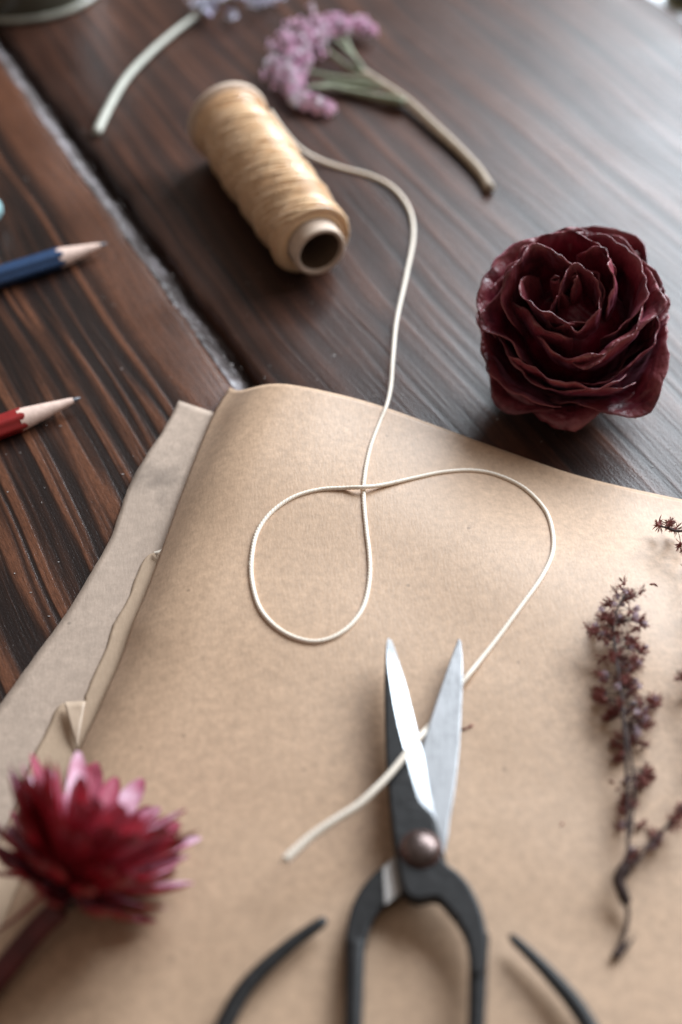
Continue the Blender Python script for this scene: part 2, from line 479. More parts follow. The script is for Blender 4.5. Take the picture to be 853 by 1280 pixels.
nk = build('torn_nick', *tri([P(192, 690, 1.6), P(203, 686, 3.4), P(196, 697, 1.7)]), simple('torn_paper_fibre', (.75, .66, .56), .7).m, o)
nk['label'] = 'small pale torn nick'

# ------------------------------------------------------------------ thread spool
A0 = P(286, 153, 15.5); B0 = P(392, 303, 13.5)
ax = (B0-A0); spool_len = ax.length; axn = ax.normalized()
spool = thing('thread_spool', ((A0+B0)/2)*1.0-Vector((0, 0, 14.5)), 'spool of shiny golden thread lying on its side on the dark table', 'thread spool')
rot = axn.to_track_quat('Z', 'Y').to_matrix().to_4x4()
MS = Matrix.Translation(A0) @ rot
Lz = spool_len
def wr(t):      # wound radius from back (0) to front (1)
    r = 14.3-1.0*t
    r *= 1-.06*math.exp(-((t-.10)/.05)**2)
    if t < .06: r *= .80+.20*math.sqrt(max(0, t/.06))
    if t > .93: r *= .90+.10*math.sqrt(max(0, 1-((t-.93)/.07)**2))
    r += .40*math.sin(t*34)+.3*math.sin(t*19+1)
    return r
# tube: outer wall, rolled rim, inner wall
v, f = lathe([(8.0, -2), (9.3, -2), (9.3, Lz+5.4), (9.1, Lz+6.0), (8.4, Lz+6.2), (7.6, Lz+5.9), (7.4, Lz+5.2)], 48)
build('tube', [MS @ q for q in v], f, M_tube.m, spool)
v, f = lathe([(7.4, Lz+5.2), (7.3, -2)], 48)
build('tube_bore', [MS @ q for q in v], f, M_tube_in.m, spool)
def core(a, b):
    t = b; th = a*2*math.pi
    r = wr(t)-.35+.35*math.sin(5*th+t*40)*.3
    if b in (0, 1): r = 9.8
    return MS @ Vector((r*math.cos(th), r*math.sin(th), Lz*t))
v, f = grid(64, 120, core, True)
build('wound_core', v, f, M_wound.m, spool)
# the wound thread itself: two crossing layers of turns
def winding(turns, phase, slope, r_add, npt=46, t0=.0, t1=1.0):
    path = []
    for i in range(int(turns*npt)+1):
        q = i/(turns*npt); th = 2*math.pi*i/npt+phase
        t = t0+(t1-t0)*q+slope*math.sin(th+phase*1.7)+.004*math.sin(th*.37)
        t = min(.995, max(.005, t))
        r = wr(t)+r_add+.28*math.sin(th*.53+phase)
        path.append(MS @ Vector((r*math.cos(th), r*math.sin(th), Lz*t)))
    return sweep(path, .36, 5)
v, f = winding(80, .3, .035, .0)
build('thread_winding', v, f, M_wound.m, spool)
v, f = winding(60, 2.1, -.10, .16, t0=.04, t1=.97)
build('thread_winding', v, f, M_wound.m, spool)
v, f = winding(22, 4.0, .12, .32, t0=.12, t1=.9)
build('thread_winding', v, f, M_wound.m, spool)
# the widened back rim of the tube
v, f = lathe([(9, -1.6), (14.6, -2.2), (15.7, -1.6), (15.9, -.4), (15.2, .6), (9, .9)], 56)
build('back_rim', [MS @ q for q in v], f, M_tube.m, spool)

# ------------------------------------------------------------------ loose thread
tp = [(338, 138, 26), (356, 164, 18), (372, 182, 9), (392, 196, 2.5), (425, 209, .8), (462, 219, .8), (492, 235, 1.0), (512, 262, 1.2), (517, 295, 1.5), (508, 345, 2.5),
      (496, 400, 4.0), (491, 450, 5.0), (489, 480, 5.5)]
tpath = [P(a, b, z) for a, b, z in tp]
TH = .52
for a, b in [(484, 505), (474, 530), (463, 560), (456, 595), (455, 625), (458, 660), (462, 695), (462, 725), (455, 757), (440, 780), (418, 796), (393, 802), (366, 796), (342, 781),
             (324, 758), (315, 725), (315, 695), (322, 665), (340, 640), (368, 621), (400, 612)]:
    tpath.append(onpaper(a, b, TH))
for a, b, dz in [(430, 610, .4), (453, 609, 1.4), (480, 606, .5), (520, 597, 0), (555, 590, 0), (590, 588, 0), (622, 594, 0), (655, 610, 0), (680, 635, 0), (690, 660, 0), (691, 690, 0),
                 (677, 722, 0), (650, 760, 0), (622, 798, 0), (600, 826, .4), (584, 846, 1.2)]:
    tpath.append(onpaper(a, b, TH+dz))
ZS = 14.6                       # underside of the scissors
for a, b, dz in [(568, 868, -.75), (552, 889, -.7), (542, 901, -.6), (535, 909, .5), (528, 917.5, 3.2), (520, 927, 6.0), (508, 942, 7.6), (490, 965, 8.3), (468, 988, 8.6), (446, 1008, 8.4), (418, 1026, 8), (388, 1047, 7.4), (357, 1075, 7.0)]:
    tpath.append(P(a, b, ZS+dz))
tl = spline(tpath, 2200)
n_t = len(tl)
rad = [TH*(1.0+.10*max(0, 1-i/800) if i < n_t-180 else 1+.75*((i-(n_t-180))/180)) for i in range(n_t)]
seg = float(np.linalg.norm(tl[1]-tl[0]))
v, f = sweep(tl, rad, 14, prof=lambda th, i: 1+.24*abs(math.cos(1.5*(th-2*math.pi*i*seg/3.4))))
thr = build('loose_thread', v, f, M_thread.m)
end = Vector(tl[-1]); dirn = (Vector(tl[-1])-Vector(tl[-12])).normalized(); fr = []
for k in range(16):
    sd = Vector((rnd.uniform(-1, 1), rnd.uniform(-1, 1), rnd.uniform(-1, 1)))*.6
    b0_ = end-dirn*1.2+sd*.8; L_ = rnd.uniform(1.4, 3.0)
    fr.append(sweep([b0_, b0_+dirn*L_*.5+sd*.3, b0_+dirn*L_+sd*1.2], [.16, .13, .05], 5))
v, f = join(*fr); build('frayed_end', v, f, M_thread, thr)
fz = []
for k in range(420):
    i_ = rnd.randrange(5, n_t-5); p_ = Vector(tl[i_]); t_ = (Vector(tl[i_+3])-p_).normalized()
    sd = Vector((rnd.uniform(-1, 1), rnd.uniform(-1, 1), rnd.uniform(.0, 1))).normalized(); L_ = rnd.uniform(.5, 1.5)
    fz.append(sweep([p_+sd*TH*.8, p_+sd*(TH+.25)+t_*L_*.5, p_+sd*(TH+rnd.uniform(.15, .6))+t_*L_], [.028, .024, .012], 3, cap=False))
v, f = join(*fz); o = build('thread_fuzz', v, f, M_thread, thr); o['kind'] = 'stuff'
meta(thr, 'loose cream thread looping from the spool over the paper to the scissor blades', 'thread')

# ------------------------------------------------------------------ scissors
ZS = 14.6                        # underside of the scissors
def prism(outline, z0, z1, bev=.45):
    """outline (list of Vector xy, counter-clockwise) extruded, with a small rounded edge"""
    n = len(outline); cx = sum(p[0] for p in outline)/n; cy = sum(p[1] for p in outline)/n
    def inset(d):
        out = []
        for i in range(n):
            a, b, c = Vector(outline[i-1][:2]), Vector(outline[i][:2]), Vector(outline[(i+1) % n][:2])
            n1 = Vector(((b-a).y, -(b-a).x)).normalized(); n2 = Vector(((c-b).y, -(c-b).x)).normalized()
            m = (n1+n2); m = m.normalized() if m.length > 1e-6 else n1
            out.append(b-m*d)
        return out
    area = sum(outline[i-1][0]*outline[i][1]-outline[i][0]*outline[i-1][1] for i in range(n))
    if area < 0: outline = outline[::-1]
    rings = [(inset(bev), z0), (inset(0), z0+bev), (inset(0), z1-bev), (inset(bev*.35), z1-bev*.3), (inset(bev), z1)]
    V = [(p.x, p.y, z) for r, z in rings for p in r]
    F = []
    for k in range(4):
        for i in range(n):
            a = k*n+i; b = k*n+(i+1) % n; F.append((a, b, b+n, a+n))
    F.append(tuple(range(4*n, 5*n))); F.append(tuple(range(n))[::-1])
    return V, F
def px_out(pts, z, n=None):
    q = [P(a, b, z) for a, b in pts]
    if n: q = [Vector(p) for p in spline(q, n)]
    return q
piv = P(527, 1060, ZS+6)
sci = thing('scissors', (piv.x, piv.y, ZS-1), 'black handled scissors with open pale steel blades lying on the kraft paper', 'scissors')
# the lower half: polished inner face up, turning into the left handle
zb = ZS+.3; zt = ZS+3.0
right_edge = [(577, 801), (579, 825), (579, 850), (577, 897), (574, 944), (568, 994), (563, 1021), (559, 1052), (550, 1085), (535, 1105)]
left_edge = [(573, 797), (563, 824), (550, 862), (536, 906), (528, 932), (521, 975), (515, 1020), (508, 1060), (505, 1090), (510, 1110)]
ol = px_out(right_edge, zt, 40)+px_out(left_edge, zt, 40)[::-1]
v, f = prism(ol, zb, zt, .35)
build('lower_blade', v, f, M_steel.m, sci, smooth=False)
# shiny ground shoulder of the lower half by the pivot
nk2 = [(444, 1217), (434, 1208), (431, 1180), (436.4, 1143), (444, 1122), (455, 1104), (470, 1088), (484, 1077), (500, 1066), (516, 1066), (520, 1090), (508, 1112), (492, 1125), (476, 1136), (464, 1155), (457.5, 1180), (454, 1208)]
v, f = prism([Vector(p) for p in spline(px_out(nk2+[nk2[0]], zt), 80)][:-1], zb, zt, .6)
build('handle_neck', v, f, M_black, sci, smooth=False)
v, f = prism(px_out([(478.6, 1085), (490, 1073), (515, 1062), (522, 1090), (503, 1115), (482, 1131)], zt), zb+1, zt+.12, .1)
build('ground_shoulder', v, f, simple('shoulder_steel', (.55, .52, .50), .45, .8, .15, 200, .00004).m, sci, smooth=False)
def handle(name, path_r, z, z_start):
    pts = [tuple(P(a, b, z))+(r,) for a, b, r in path_r]
    q = spline(pts, 220)
    q[:, 2] = z+(z_start-z)*np.exp(-(np.arange(220)/75.0)**2)
    rr = q[:, 3].copy()
    # domed ends
    for k in range(4):
        rr[-1-k] *= (.45, .75, .9, .97)[k]
    return sweep(q, list(rr), 20, .82, prof=lambda th, i: .9/max(.78, (abs(math.cos(th))**3+abs(math.sin(th))**3)**(1/3))+.015*math.sin(i*.9+3*th)*0+.02*nz(i*.11, th, 4))
zh = ZS+2.1
v, f = handle('handle', [(444.2, 1178, 2.35), (443.5, 1215, 2.3), (442, 1280, 2.15), (437, 1350, 2.2), (415, 1425, 2.3), (362, 1462, 2.4), (305, 1440, 2.4),
                       (272, 1375, 2.3), (270, 1315, 2.2), (285, 1273, 2.1), (312, 1229, 1.95), (361, 1183, 1.6), (408, 1149, 1.35)], zh, ZS+1.9)
build('handle', v, f, M_black.m, sci)
v, f = handle('handle', [(598, 1176, 2.45), (597.0, 1215, 2.2), (595, 1280, 2.05), (592, 1350, 2.2), (610, 1430, 2.3), (665, 1470, 2.4), (725, 1450, 2.4),
                       (757, 1385, 2.3), (757, 1325, 2.2), (735, 1280, 2.05), (711, 1245, 1.9), (674, 1204, 1.5), (637, 1169, 1.05)], zh+.3, ZS+4.8)
build('handle', v, f, M_black.m, sci)
# the upper half: black back with the honed edge on its right
z2 = ZS+3.15; z3 = ZS+6.6
outer = [(485.7, 792.5), (483.4, 803), (481.7, 820), (481, 850), (481.5, 897), (483, 944), (486, 985), (490, 1031), (495, 1065), (503, 1108), (512, 1119)]
bev_l = [(486.0, 792.5), (483.9, 803), (484.3, 826), (489, 860), (496, 897), (508, 944), (519, 985), (526, 1003), (543, 1021), (552, 1055), (558, 1078)]
cut = [(486.6, 792.5), (490.5, 802), (497, 821), (507, 855), (519, 905), (529, 945), (536, 985), (539, 1000), (544, 1021), (552, 1055), (558, 1078)]
NS2 = 70
O = spline([P(a, b, z3) for a, b in outer], NS2)
def res(pts, z):
    q = spline([P(a, b, z) for a, b in pts], 400)
    out = []
    for o_ in O:       # same level across the blade
        k = int(np.argmin(np.abs(q[:, 1]-o_[1]))); out.append(q[k])
    return np.array(out)
Bv = res(bev_l, z3); Ct = res(cut, z2+.5)
V = []; F = []
for i in range(NS2):
    th = z3 if i > 3 else z3-(3-i)*.5
    o_, b_ = O[i], Bv[i]
    d = max(b_[0]-o_[0], .05)
    e = min(.5, d*.3)
    V += [(o_[0], o_[1], z2), (o_[0], o_[1], th-e), (o_[0]+e, o_[1], th), (b_[0], b_[1], th), (b_[0], b_[1], z2)]
for i in range(NS2-1):
    for j in range(5):
        a = i*5+j; b = i*5+(j+1) % 5; F.append((a, b, b+5, a+5))
F += [(0, 1, 2, 3, 4), tuple(range((NS2-1)*5, NS2*5))[::-1]]
build('upper_blade', V, F, M_black.m, sci, smooth=False)
V = []; F = []
kend = next(i for i in range(5, NS2) if O[i][1] < P(0, 1020, z3).y)
for i in range(kend):
    b_, c_ = Bv[i], Ct[i]; th = z3 if i > 3 else z3-(3-i)*.5
    V += [(b_[0]+.01, b_[1], z2), (b_[0]+.01, b_[1], th+.01), (max(c_[0], b_[0]+.02), b_[1], z2+.7), (max(c_[0], b_[0]+.02), b_[1], z2)]
for i in range(kend-1):
    for j in range(4):
        a = i*4+j; b = i*4+(j+1) % 4; F.append((a, b, b+4, a+4))
F += [(0, 1, 2, 3), tuple(range((kend-1)*4, kend*4))[::-1]]
build('honed_edge', V, F, M_bevel.m, sci, smooth=False)
# the neck under and past the rivet, running out into the right handle
neck = [(488, 1012), (490, 1031), (495, 1065), (500, 1095), (504, 1111), (512, 1121), (524, 1125), (546, 1122), (559, 1134), (572, 1150), (583, 1171), (587, 1192), (590, 1214), (598, 1222), (606, 1214), (609.3, 1192), (609.6, 1167), (602, 1135), (588, 1106), (573, 1089), (557, 1076), (551, 1055), (544, 1021), (530, 1008), (505, 1003)]
ol = [Vector(p) for p in spline(px_out(neck+[neck[0]], z3), 90)][:-1]
v, f = prism(ol, z2-.05, z3+.15, .7)
build('pivot_plate', v, f, M_black.m, sci, smooth=False)
v, f = lathe([(4.1, 0), (4.1, .4), (3.8, 1.0), (3.1, 1.5), (2.1, 1.9), (1.0, 2.1), (.01, 2.15)], 32)
rc = P(526, 1062, z3)
build('rivet', [Vector(q)+Vector((rc.x, rc.y, z3+.1)) for q in v], f, M_rivet.m, sci)
v, f = lathe([(4.7, 0), (4.7, .3), (4.2, .45), (4.0, .3)], 32)
build('rivet_washer', [Vector(q)+Vector((rc.x, rc.y, z3+.12)) for q in v], f, simple('dark_copper', (.10, .05, .04), .4, .8).m, sci)

# ------------------------------------------------------------------ pencils
def pencil(name, tip, base, far, lead_len, mat, label, axis_z=3.6, r=3.55):
    T = P(*tip, axis_z); B = P(*base, axis_z); Fp = P(*far, axis_z)
    d = (Fp-T).normalized(); cone = (B-T).length
    root = thing(name, (B.x, B.y, 0), label, 'pencil', 'pencils on the left of the table')
    M = Matrix.Translation(T) @ d.to_track_quat('Z', 'Y').to_matrix().to_4x4()
    L = 150
    hexr = lambda th: r*(1+.055*math.cos(6*th))
    V = []; F = []; k = 48
    ring = [(cone, 1.0), (cone+.25, 1.01), (cone+40, 1.0), (cone+L, 1.0)]
    for z, s in ring:
        for j in range(k):
            th = 2*math.pi*j/k; rr = hexr(th)*s
            zz = z+(.6*math.cos(6*th)*(-1) if z < cone+1 else 0)+(.25*nz(j*.4, 2) if z < cone+1 else 0)
            V.append(M @ Vector((rr*math.cos(th), rr*math.sin(th), zz)))
    for i in range(3):
        for j in range(k):
            a = i*k+j; b = i*k+(j+1) % k; F.append((a, b, b+k, a+k))
    F.append(tuple(range(3*k, 4*k)))
    build('barrel', V, F, mat.m, root)
    r1 = .95; V = []; F = []
    prof = [(lead_len, r1), (lead_len+(cone-lead_len)*.5, r1+(r-r1)*.5), (cone-1.2, r*.93), (cone+1.2, r*.99)]
    for z, rr in prof:
        for j in range(k):
            th = 2*math.pi*j/k; V.append(M @ Vector((rr*math.cos(th), rr*math.sin(th), z)))
    for i in range(3):
        for j in range(k):
            a = i*k+j; b = i*k+(j+1) % k; F.append((a, b, b+k, a+k))
    build('sharpened_cone', V, F, M_cedar.m, root)
    v, f = lathe([(.02, 0), (.28, .15), (.7, lead_len*.75), (.93, lead_len+.3)], 20)
    build('lead', [M @ q for q in v], f, M_lead.m, root)
    return root
pencil('pencil', (134, 304), (76, 322), (0, 346), 2.6, M_blue, 'navy blue pencil with a sharpened bare wood tip')
pencil('pencil', (101, 497), (28, 524), (-8, 537), 2.6, M_red, 'red pencil with a fine grey point, below the blue one')
# rounded teal end coming in from the left
tc_ = P(-17, 262, 6.5)
teal = thing('marker_pen', (tc_.x, tc_.y, 0), 'pale teal rounded pen end at the left edge above the blue pencil', 'pen')
pr = [(6.3, -90), (6.4, -12), (6.3, -4), (5.6, 0), (4.2, 3), (2.2, 4.8), (.02, 5.3)]
Mq = Matrix.Translation(P(-15, 262, 6.5)) @ Vector((.55, .25, 0)).normalized().to_track_quat('Z', 'Y').to_matrix().to_4x4()
v, f = lathe(pr, 32); build('barrel', [Mq @ q for q in v], f, M_teal.m, teal)
v, f = lathe([(6.45, -34), (6.75, -34), (6.75, -14), (6.45, -14)], 32); build('cap_band', [Mq @ q for q in v], f, M_white, teal)

# ------------------------------------------------------------------ dried rose
m = N('dried_rose_petal'); vv = m.coord()
f1 = m.noise(vv, 120, 4, .6); f2 = m.noise(m.coord((1, 1, .22)), 900, 3, .6)
at = m.n('ShaderNodeAttribute', attribute_name='edge')
c = m.mix(m.ramp(f1, [(.3, 0.0), (.7, 1.0)]), (.034, .0012, .006), (.26, .009, .036))
c = m.mix(m.math('MULTIPLY', m.ramp(at.outputs['Fac'], [(.72, 0.0), (1.0, .8)]), m.ramp(f1, [(.35, .2), (.6, 1.0)])), c, (.27, .085, .085))
m.set(Base_Color=c, Roughness=.38)
m.b.inputs['Sheen Weight'].default_value = .24; m.b.inputs['Sheen Roughness'].default_value = .3
m.b.inputs['Sheen Tint'].default_value = (1, .38, .55, 1)
m.b.inputs['Specular IOR Level'].default_value = .55
nb = m.bump(f2, .0004, .8); nb = m.bump(m.noise(vv, 110, 3, .5), .0014, .9, nb); nb = m.bump(m.noise(m.coord((1, 1, .35)), 75, 2, .5, 1.2), .0040, .9, nb); m.l(nb, m.b.inputs['Normal'])
M_rose = m.m
rc = P(718, 397, 26.5)
rose = thing('dried_rose', (rc.x, rc.y, 0), 'dried dark crimson rose head with crinkled petals on the dark table', 'rose')
rax = Vector((-.20, -.36, .92)).normalized()
MR = Matrix.Translation(rc-rax*24.5) @ rax.to_track_quat('Z', 'Y').to_matrix().to_4x4() @ Matrix.Diagonal((1.04, 1.04, .98, 1))
def rose_petal(r0, H, az, half, flare, roll, seed, tuck, nu=34, nv=26, ruf=1.0):
    V = []; E = []
    lr = random.Random(seed); LEAN = Matrix.Rotation(lr.uniform(-.10, .10), 4, 'X') @ Matrix.Rotation(lr.uniform(-.10, .10), 4, 'Y')
    fold_u = lr.uniform(-.7, .7); fold_a = lr.uniform(2.5, 7.0)*(1 if lr.random() < .7 else 0); fold_w = lr.uniform(.12, .28)
    for j in range(nv):
        v = j/(nv-1)
        for i in range(nu):
            u = -1+2*i/(nu-1)
            ve = v*(1-.22*abs(u)**2.6-.05*nz(u*2.2, seed, 3)*v)
            w = half*(.50+.50*math.sin(min(1, ve*1.15)*math.pi/2))
            th = az+u*w
            bulge = math.sin(min(1.0, ve*1.05)*math.pi*.5)**.75
            r = r0*(.25+.75*bulge)
            z = H*ve
            lip = max(0, (ve-.70)/.30)
            r += flare*lip**1.8
            z -= roll*lip**2.6
            r *= 1+tuck*u
            fb = math.exp(-((u-fold_u)/fold_w)**2)*max(0, (ve-.35)/.65)**1.5
            r += ruf*fold_a*.55*fb; z -= ruf*fold_a*.35*fb
            a = ruf*ve**3
            r += a*(2.3*nz(u*2.6+seed, ve*1.5, seed)+.8*nz(u*7+seed, ve*3, seed+4))+(.6*nz(u*5, ve*5, seed+9)+ruf*.45*nz(u*9, ve*1.2, seed+19))*ve
            z += a*(1.9*nz(u*3.1+seed, ve, seed+7)+.30*nz(u*9, ve, seed+2)+.10*nz(u*30, 1, seed+5)*max(0, ve-.6)*2.5)
            V.append(MR @ (LEAN @ Vector((r*math.cos(th), r*math.sin(th), z))))
            E.append(ve/(max(1-.22*abs(u)**2.6, .1)))
    F = [(j*nu+i, j*nu+i+1, (j+1)*nu+i+1, (j+1)*nu+i) for j in range(nv-1) for i in range(nu-1)]
    o = build('petal', V, F, M_rose, rose)
    a = o.data.attributes.new('edge', 'FLOAT', 'POINT'); a.data.foreach_set('value', [min(1, e) for e in E])
    s = o.modifiers.new('thickness', 'SOLIDIFY'); s.thickness = .00028; s.offset = 0
    return o
rr = random.Random(11)
az = .6
for n, r0, H, half, flare, roll, tuck, ruf in [(2, 2.6, 44, 2.0, -1.0, .3, .25, .5), (3, 6.0, 46.5, 1.55, -.5, .6, .24, .7), (4, 11, 48, 1.25, .2, 1.4, .18, 1.0), (4, 16.5, 47, 1.25, .8, 2.2, .15, 1.2),
                                               (5, 21.5, 42, 1.05, 1.6, 3.6, .12, 1.4), (5, 24.3, 35, 1.0, 2.4, 3.4, .10, 1.5), (5, 24.5, 25, 1.0, 3.4, 1.5, .06, 1.7), (4, 19.0, 17, 1.0, 3.0, 1.0, .06, 1.6)]:
    for k in range(n):
        a_ = az+2*math.pi*k/n+rr.uniform(-.38, .38)
        rose_petal(r0*rr.uniform(.94, 1.07), H+rr.uniform(-4.5, 2.2), a_, half*rr.uniform(.85, 1.25), flare+rr.uniform(-2.2, 2.2), roll+rr.uniform(-1, 3.5), rr.uniform(0, 99), tuck, ruf=ruf)
    az += 1.1
v, f = lathe([(.02, -1), (5, 0), (12, 5), (16, 12), (15, 22), (9, 30), (.02, 33)], 24)
build('petal_heart', [MR @ q for q in v], f, M_rose, rose)
v, f = lathe([(.02, -2), (3, -1.5), (5, -.6), (7, 1.5), (9, 4)], 20)
build('calyx', [MR @ q for q in v], f, M_stemdark.m, rose)

# ------------------------------------------------------------------ red chrysanthemum (close to the lens)
m = N('chrysanthemum_petal_gloss'); geo = m.n('ShaderNodeNewGeometry'); f1 = m.noise(m.coord(), 200, 3, .5)
c_out = m.mix(m.ramp(f1, [(.3, 0.0), (.7, 1.0)]), (.16, .004, .008), (.42, .014, .026))
c_in = m.mix(m.ramp(f1, [(.3, 0.0), (.7, 1.0)]), (.50, .12, .20), (.88, .60, .72))  # pink inner face; its palest tone has the window gloss painted in
m.set(Base_Color=m.mix(geo.outputs['Backfacing'], c_in, c_out), Roughness=.42)
m.b.inputs['Sheen Weight'].default_value = 0
M_mum = m.m
M_mum2 = M_mum.copy(); M_mum2.name = 'chrysanthemum_petal_red'  # redder copy without the painted gloss
for n_ in M_mum2.node_tree.nodes:
    if n_.type == 'VALTORGB' or n_.type != 'MIX': continue
    if tuple(round(x, 2) for x in n_.inputs[6].default_value[:3]) == (.50, .12, .20): n_.inputs[6].default_value = (.24, .02, .04, 1); n_.inputs[7].default_value = (.50, .12, .18, 1)
hb = P(90, 1103, 23)
mum = thing('red_chrysanthemum', (hb.x, hb.y, 6), 'blurred red chrysanthemum with pink inner petals at the lower left on the paper', 'flower')
hax = Vector((.44, .74, .58)).normalized()
MH = Matrix.Translation(hb) @ hax.to_track_quat('Z', 'Y').to_matrix().to_4x4()
def mum_petal(az, el, L, w, curl, seed, bend=0.0):
    nu, nv = 9, 14; V = []
    pos = Vector((2.2, 0, 0)); ang = el
    for j in range(nv):
        v = j/(nv-1)
        ww = w*math.sin(math.pi*(.12+.52*v**.8))**.8*math.sqrt(max(.02, 1-max(0, (v-.78)/.23)**2))
        a = el+curl*v*v+bend*v
        if j: pos = pos+Vector((math.cos(a), 0, math.sin(a)))*(L/(nv-1))
        nrm = Vector((-math.sin(a), 0, math.cos(a)))
        for i in range(nu):
            u = -1+2*i/(nu-1); ph = u*1.25*(.65+.35*(1-v))
            V.append(pos+Vector((0, ww*math.sin(ph), 0))+nrm*(ww*(1-math.cos(ph))*.9)+Vector((0, .35*nz(v*3, seed), 0)))
    F = [(j*nu+i, j*nu+i+1, (j+1)*nu+i+1, (j+1)*nu+i) for j in range(nv-1) for i in range(nu-1)]
    Mz = MH @ Matrix.Rotation(az, 4, 'Z')
    # inner face must be the back face
    o = build('petal', [Mz @ q for q in V], [q[::-1] for q in F], M_mum if (seed*7.3) % 1 < .5 or 1.6 < az % 6.283 < 3.4 and rr.random() < .8 else M_mum2, mum)  # petals on one side mostly get the copy with painted gloss
    return o
rr = random.Random(5)
for ring, (n, el, L, w, cu) in enumerate([(16, -14, 19, 3.4, 1.0), (16, 8, 23, 3.8, .6), (20, 24, 26, 3.9, .40), (20, 40, 28, 3.8, .30), (17, 52, 28, 3.5, .18), (7, 66, 22, 3.0, .10)]):
    for k in range(n):
        mum_petal(2*math.pi*(k+.5*ring)/n+rr.uniform(-.12, .12), R(el+rr.uniform(-7, 7)), L*rr.uniform(.86, 1.06), w*rr.uniform(.85, 1.1), cu+rr.uniform(-.15, .2), k+ring*20)
for q, w_ in ((P(-12, 1178, 16), 1.7), (P(-10, 1092, 22), 2.4), (P(-20, 1045, 28), 2.4)):   # loose drooping ones beside the stalk
    l_ = MH.inverted() @ q
    mum_petal(math.atan2(l_.y, l_.x), math.atan2(l_.z, math.hypot(l_.x, l_.y))-.15, l_.length, w_, .3, q.x)
v, f = lathe([(.02, -6), (2.2, -5.5), (4.2, -3.5), (5.2, -1.2), (5.0, .4), (3, 1.0)], 24)
M_calyx = simple('dark_calyx', (.022, .009, .008), .6, 0, .4, 300, .0003)
build('calyx', [MH @ q for q in v], f, M_calyx.m, mum)
sp = [MH @ Vector((0, 0, -6)), P(46, 1163, 17), P(-2, 1220, 14), P(-60, 1290, 10), P(-130, 1370, 8)]
v, f = sweep(spline(sp, 60), 2.6, 12)
build('stem', v, f, simple('dark_red_stem', (.11, .017, .018), .5, 0, .3, 200, .0002).m, mum)

# ------------------------------------------------------------------ dried sprig with starry florets
base = onpaper(768, 1195, 1.0)
sprig = thing('dried_sprig', (base.x, base.y, base.z-1), 'dried brown sprig of tiny starry maroon florets on the right of the paper', 'dried flower')
def star(seed, n=11, L=2.6, fluff=False):
    r = random.Random(seed); parts = []
    for k in range(n):
        th = 2.4*k; el = R(r.uniform(5, 85)); l = L*r.uniform(.7, 1.15)
        d = Vector((math.cos(th)*math.cos(el), math.sin(th)*math.cos(el), math.sin(el)))
        s = d.cross(Vector((0, 0, 1))).normalized(); q = s.cross(d)
        w = .165 if not fluff else .30
        a = d*l*.12; b = d*l*.62+Vector((0, 0, .10*l)); c_ = d*l
        vs = [a-s*w*.5, a+s*w*.5, a+q*w*.6, b-s*w, b+s*w, b+q*w*1.1, c_]
        fs = [(0, 1, 4, 3), (1, 2, 5, 4), (2, 0, 3, 5), (3, 4, 6), (4, 5, 6), (5, 3, 6)]
        parts.append((vs, fs))
    # small calyx cup
    v, f = lathe([(.02, -.5), (.45, -.35), (.6, .1), (.35, .5), (.02, .6)], 7)
    parts.append((v, f))
    return join(*parts)
star_me = []
for k in range(5):
    v, f = star(k, 11+k, 3.0)
    me = bpy.data.meshes.new('floret'); me.from_pydata([tuple(q*S) for q in v], [], f); me.materials.append(M_star.m); star_me.append(me)
for k in range(2):
    v, f = star(40+k, 12, 1.6, True)
    me = bpy.data.meshes.new('pale_floret'); me.from_pydata([tuple(q*S) for q in v], [], f); me.materials.append(M_starpale.m); star_me.append(me)
rs = random.Random(21)
sprig_loc = OFF[sprig.name]
def floret(p, parent_dir=None, scale=1.0, pale=None):
    me = star_me[5+rs.randrange(2)] if (pale if pale is not None else rs.random() < .2) else star_me[rs.randrange(5)]
    o = bpy.data.objects.new('floret', me); C.objects.link(o); o.parent = sprig
    d = Vector((rs.uniform(-1, 1), rs.uniform(-1, 1), rs.uniform(-.1, 1))) if parent_dir is None else parent_dir+Vector((rs.uniform(-.6, .6), rs.uniform(-.6, .6), rs.uniform(-.2, .6)))
    o.matrix_local = MM(Vector(p)-sprig_loc) @ d.normalized().to_track_quat('Z', 'Y').to_matrix().to_4x4() @ Matrix.Scale(scale*rs.uniform(.8, 1.2), 4)
twigs = []
def stem_from(pts, r0, r1, n=80, name='stem', bump=True):
    q = spline([onpaper(a, b, z) for a, b, z in pts], n)
    rad = [r0+(r1-r0)*i/(n-1)+(.25*max(0, nz(i*.23, r0*9, 5)) if bump else 0) for i in range(n)]
    v, f = sweep(q, rad, 8); build(name, v, f, M_stemdark.m, sprig); return q
main = stem_from([(768, 1196, 1.2), (777, 1178, 1.5), (785, 1148, 2), (783, 1128, 3), (776, 1105, 4), (778, 1085, 5), (785, 1065, 5.5), (785, 1035, 6), (785, 1000, 6), (783, 960, 6.5), (781, 920, 7), (778, 880, 7), (773, 840, 7), (768, 800, 7), (768, 775, 7), (775, 755, 7.5), (782, 742, 8)], .52, .25)
stem_from([(784, 1130, 3), (778, 1115, 4), (774, 1100, 4.5), (782, 1085, 5)], 1.2, 1.5, 30, 'stem_knot')
stem_from([(768, 1196, 1.0), (780, 1186, 1.4), (792, 1172, 1.5)], .9, .25, 20, 'twig')
side = stem_from([(783, 1086, 4), (800, 1072, 4.5), (815, 1052, 5), (832, 1035, 5), (850, 1015, 5.5), (872, 975, 6), (880, 920, 7), (884, 860, 8), (886, 800, 8), (884, 740, 9), (876, 690, 10), (858, 666, 10), (845, 664, 9), (835, 660, 9), (826, 658, 9)], .42, .28, 120)
stem_from([(787, 1045, 5), (793, 1000, 6), (791, 960, 7), (780, 900, 7)], .35, .3, 30, 'twig')
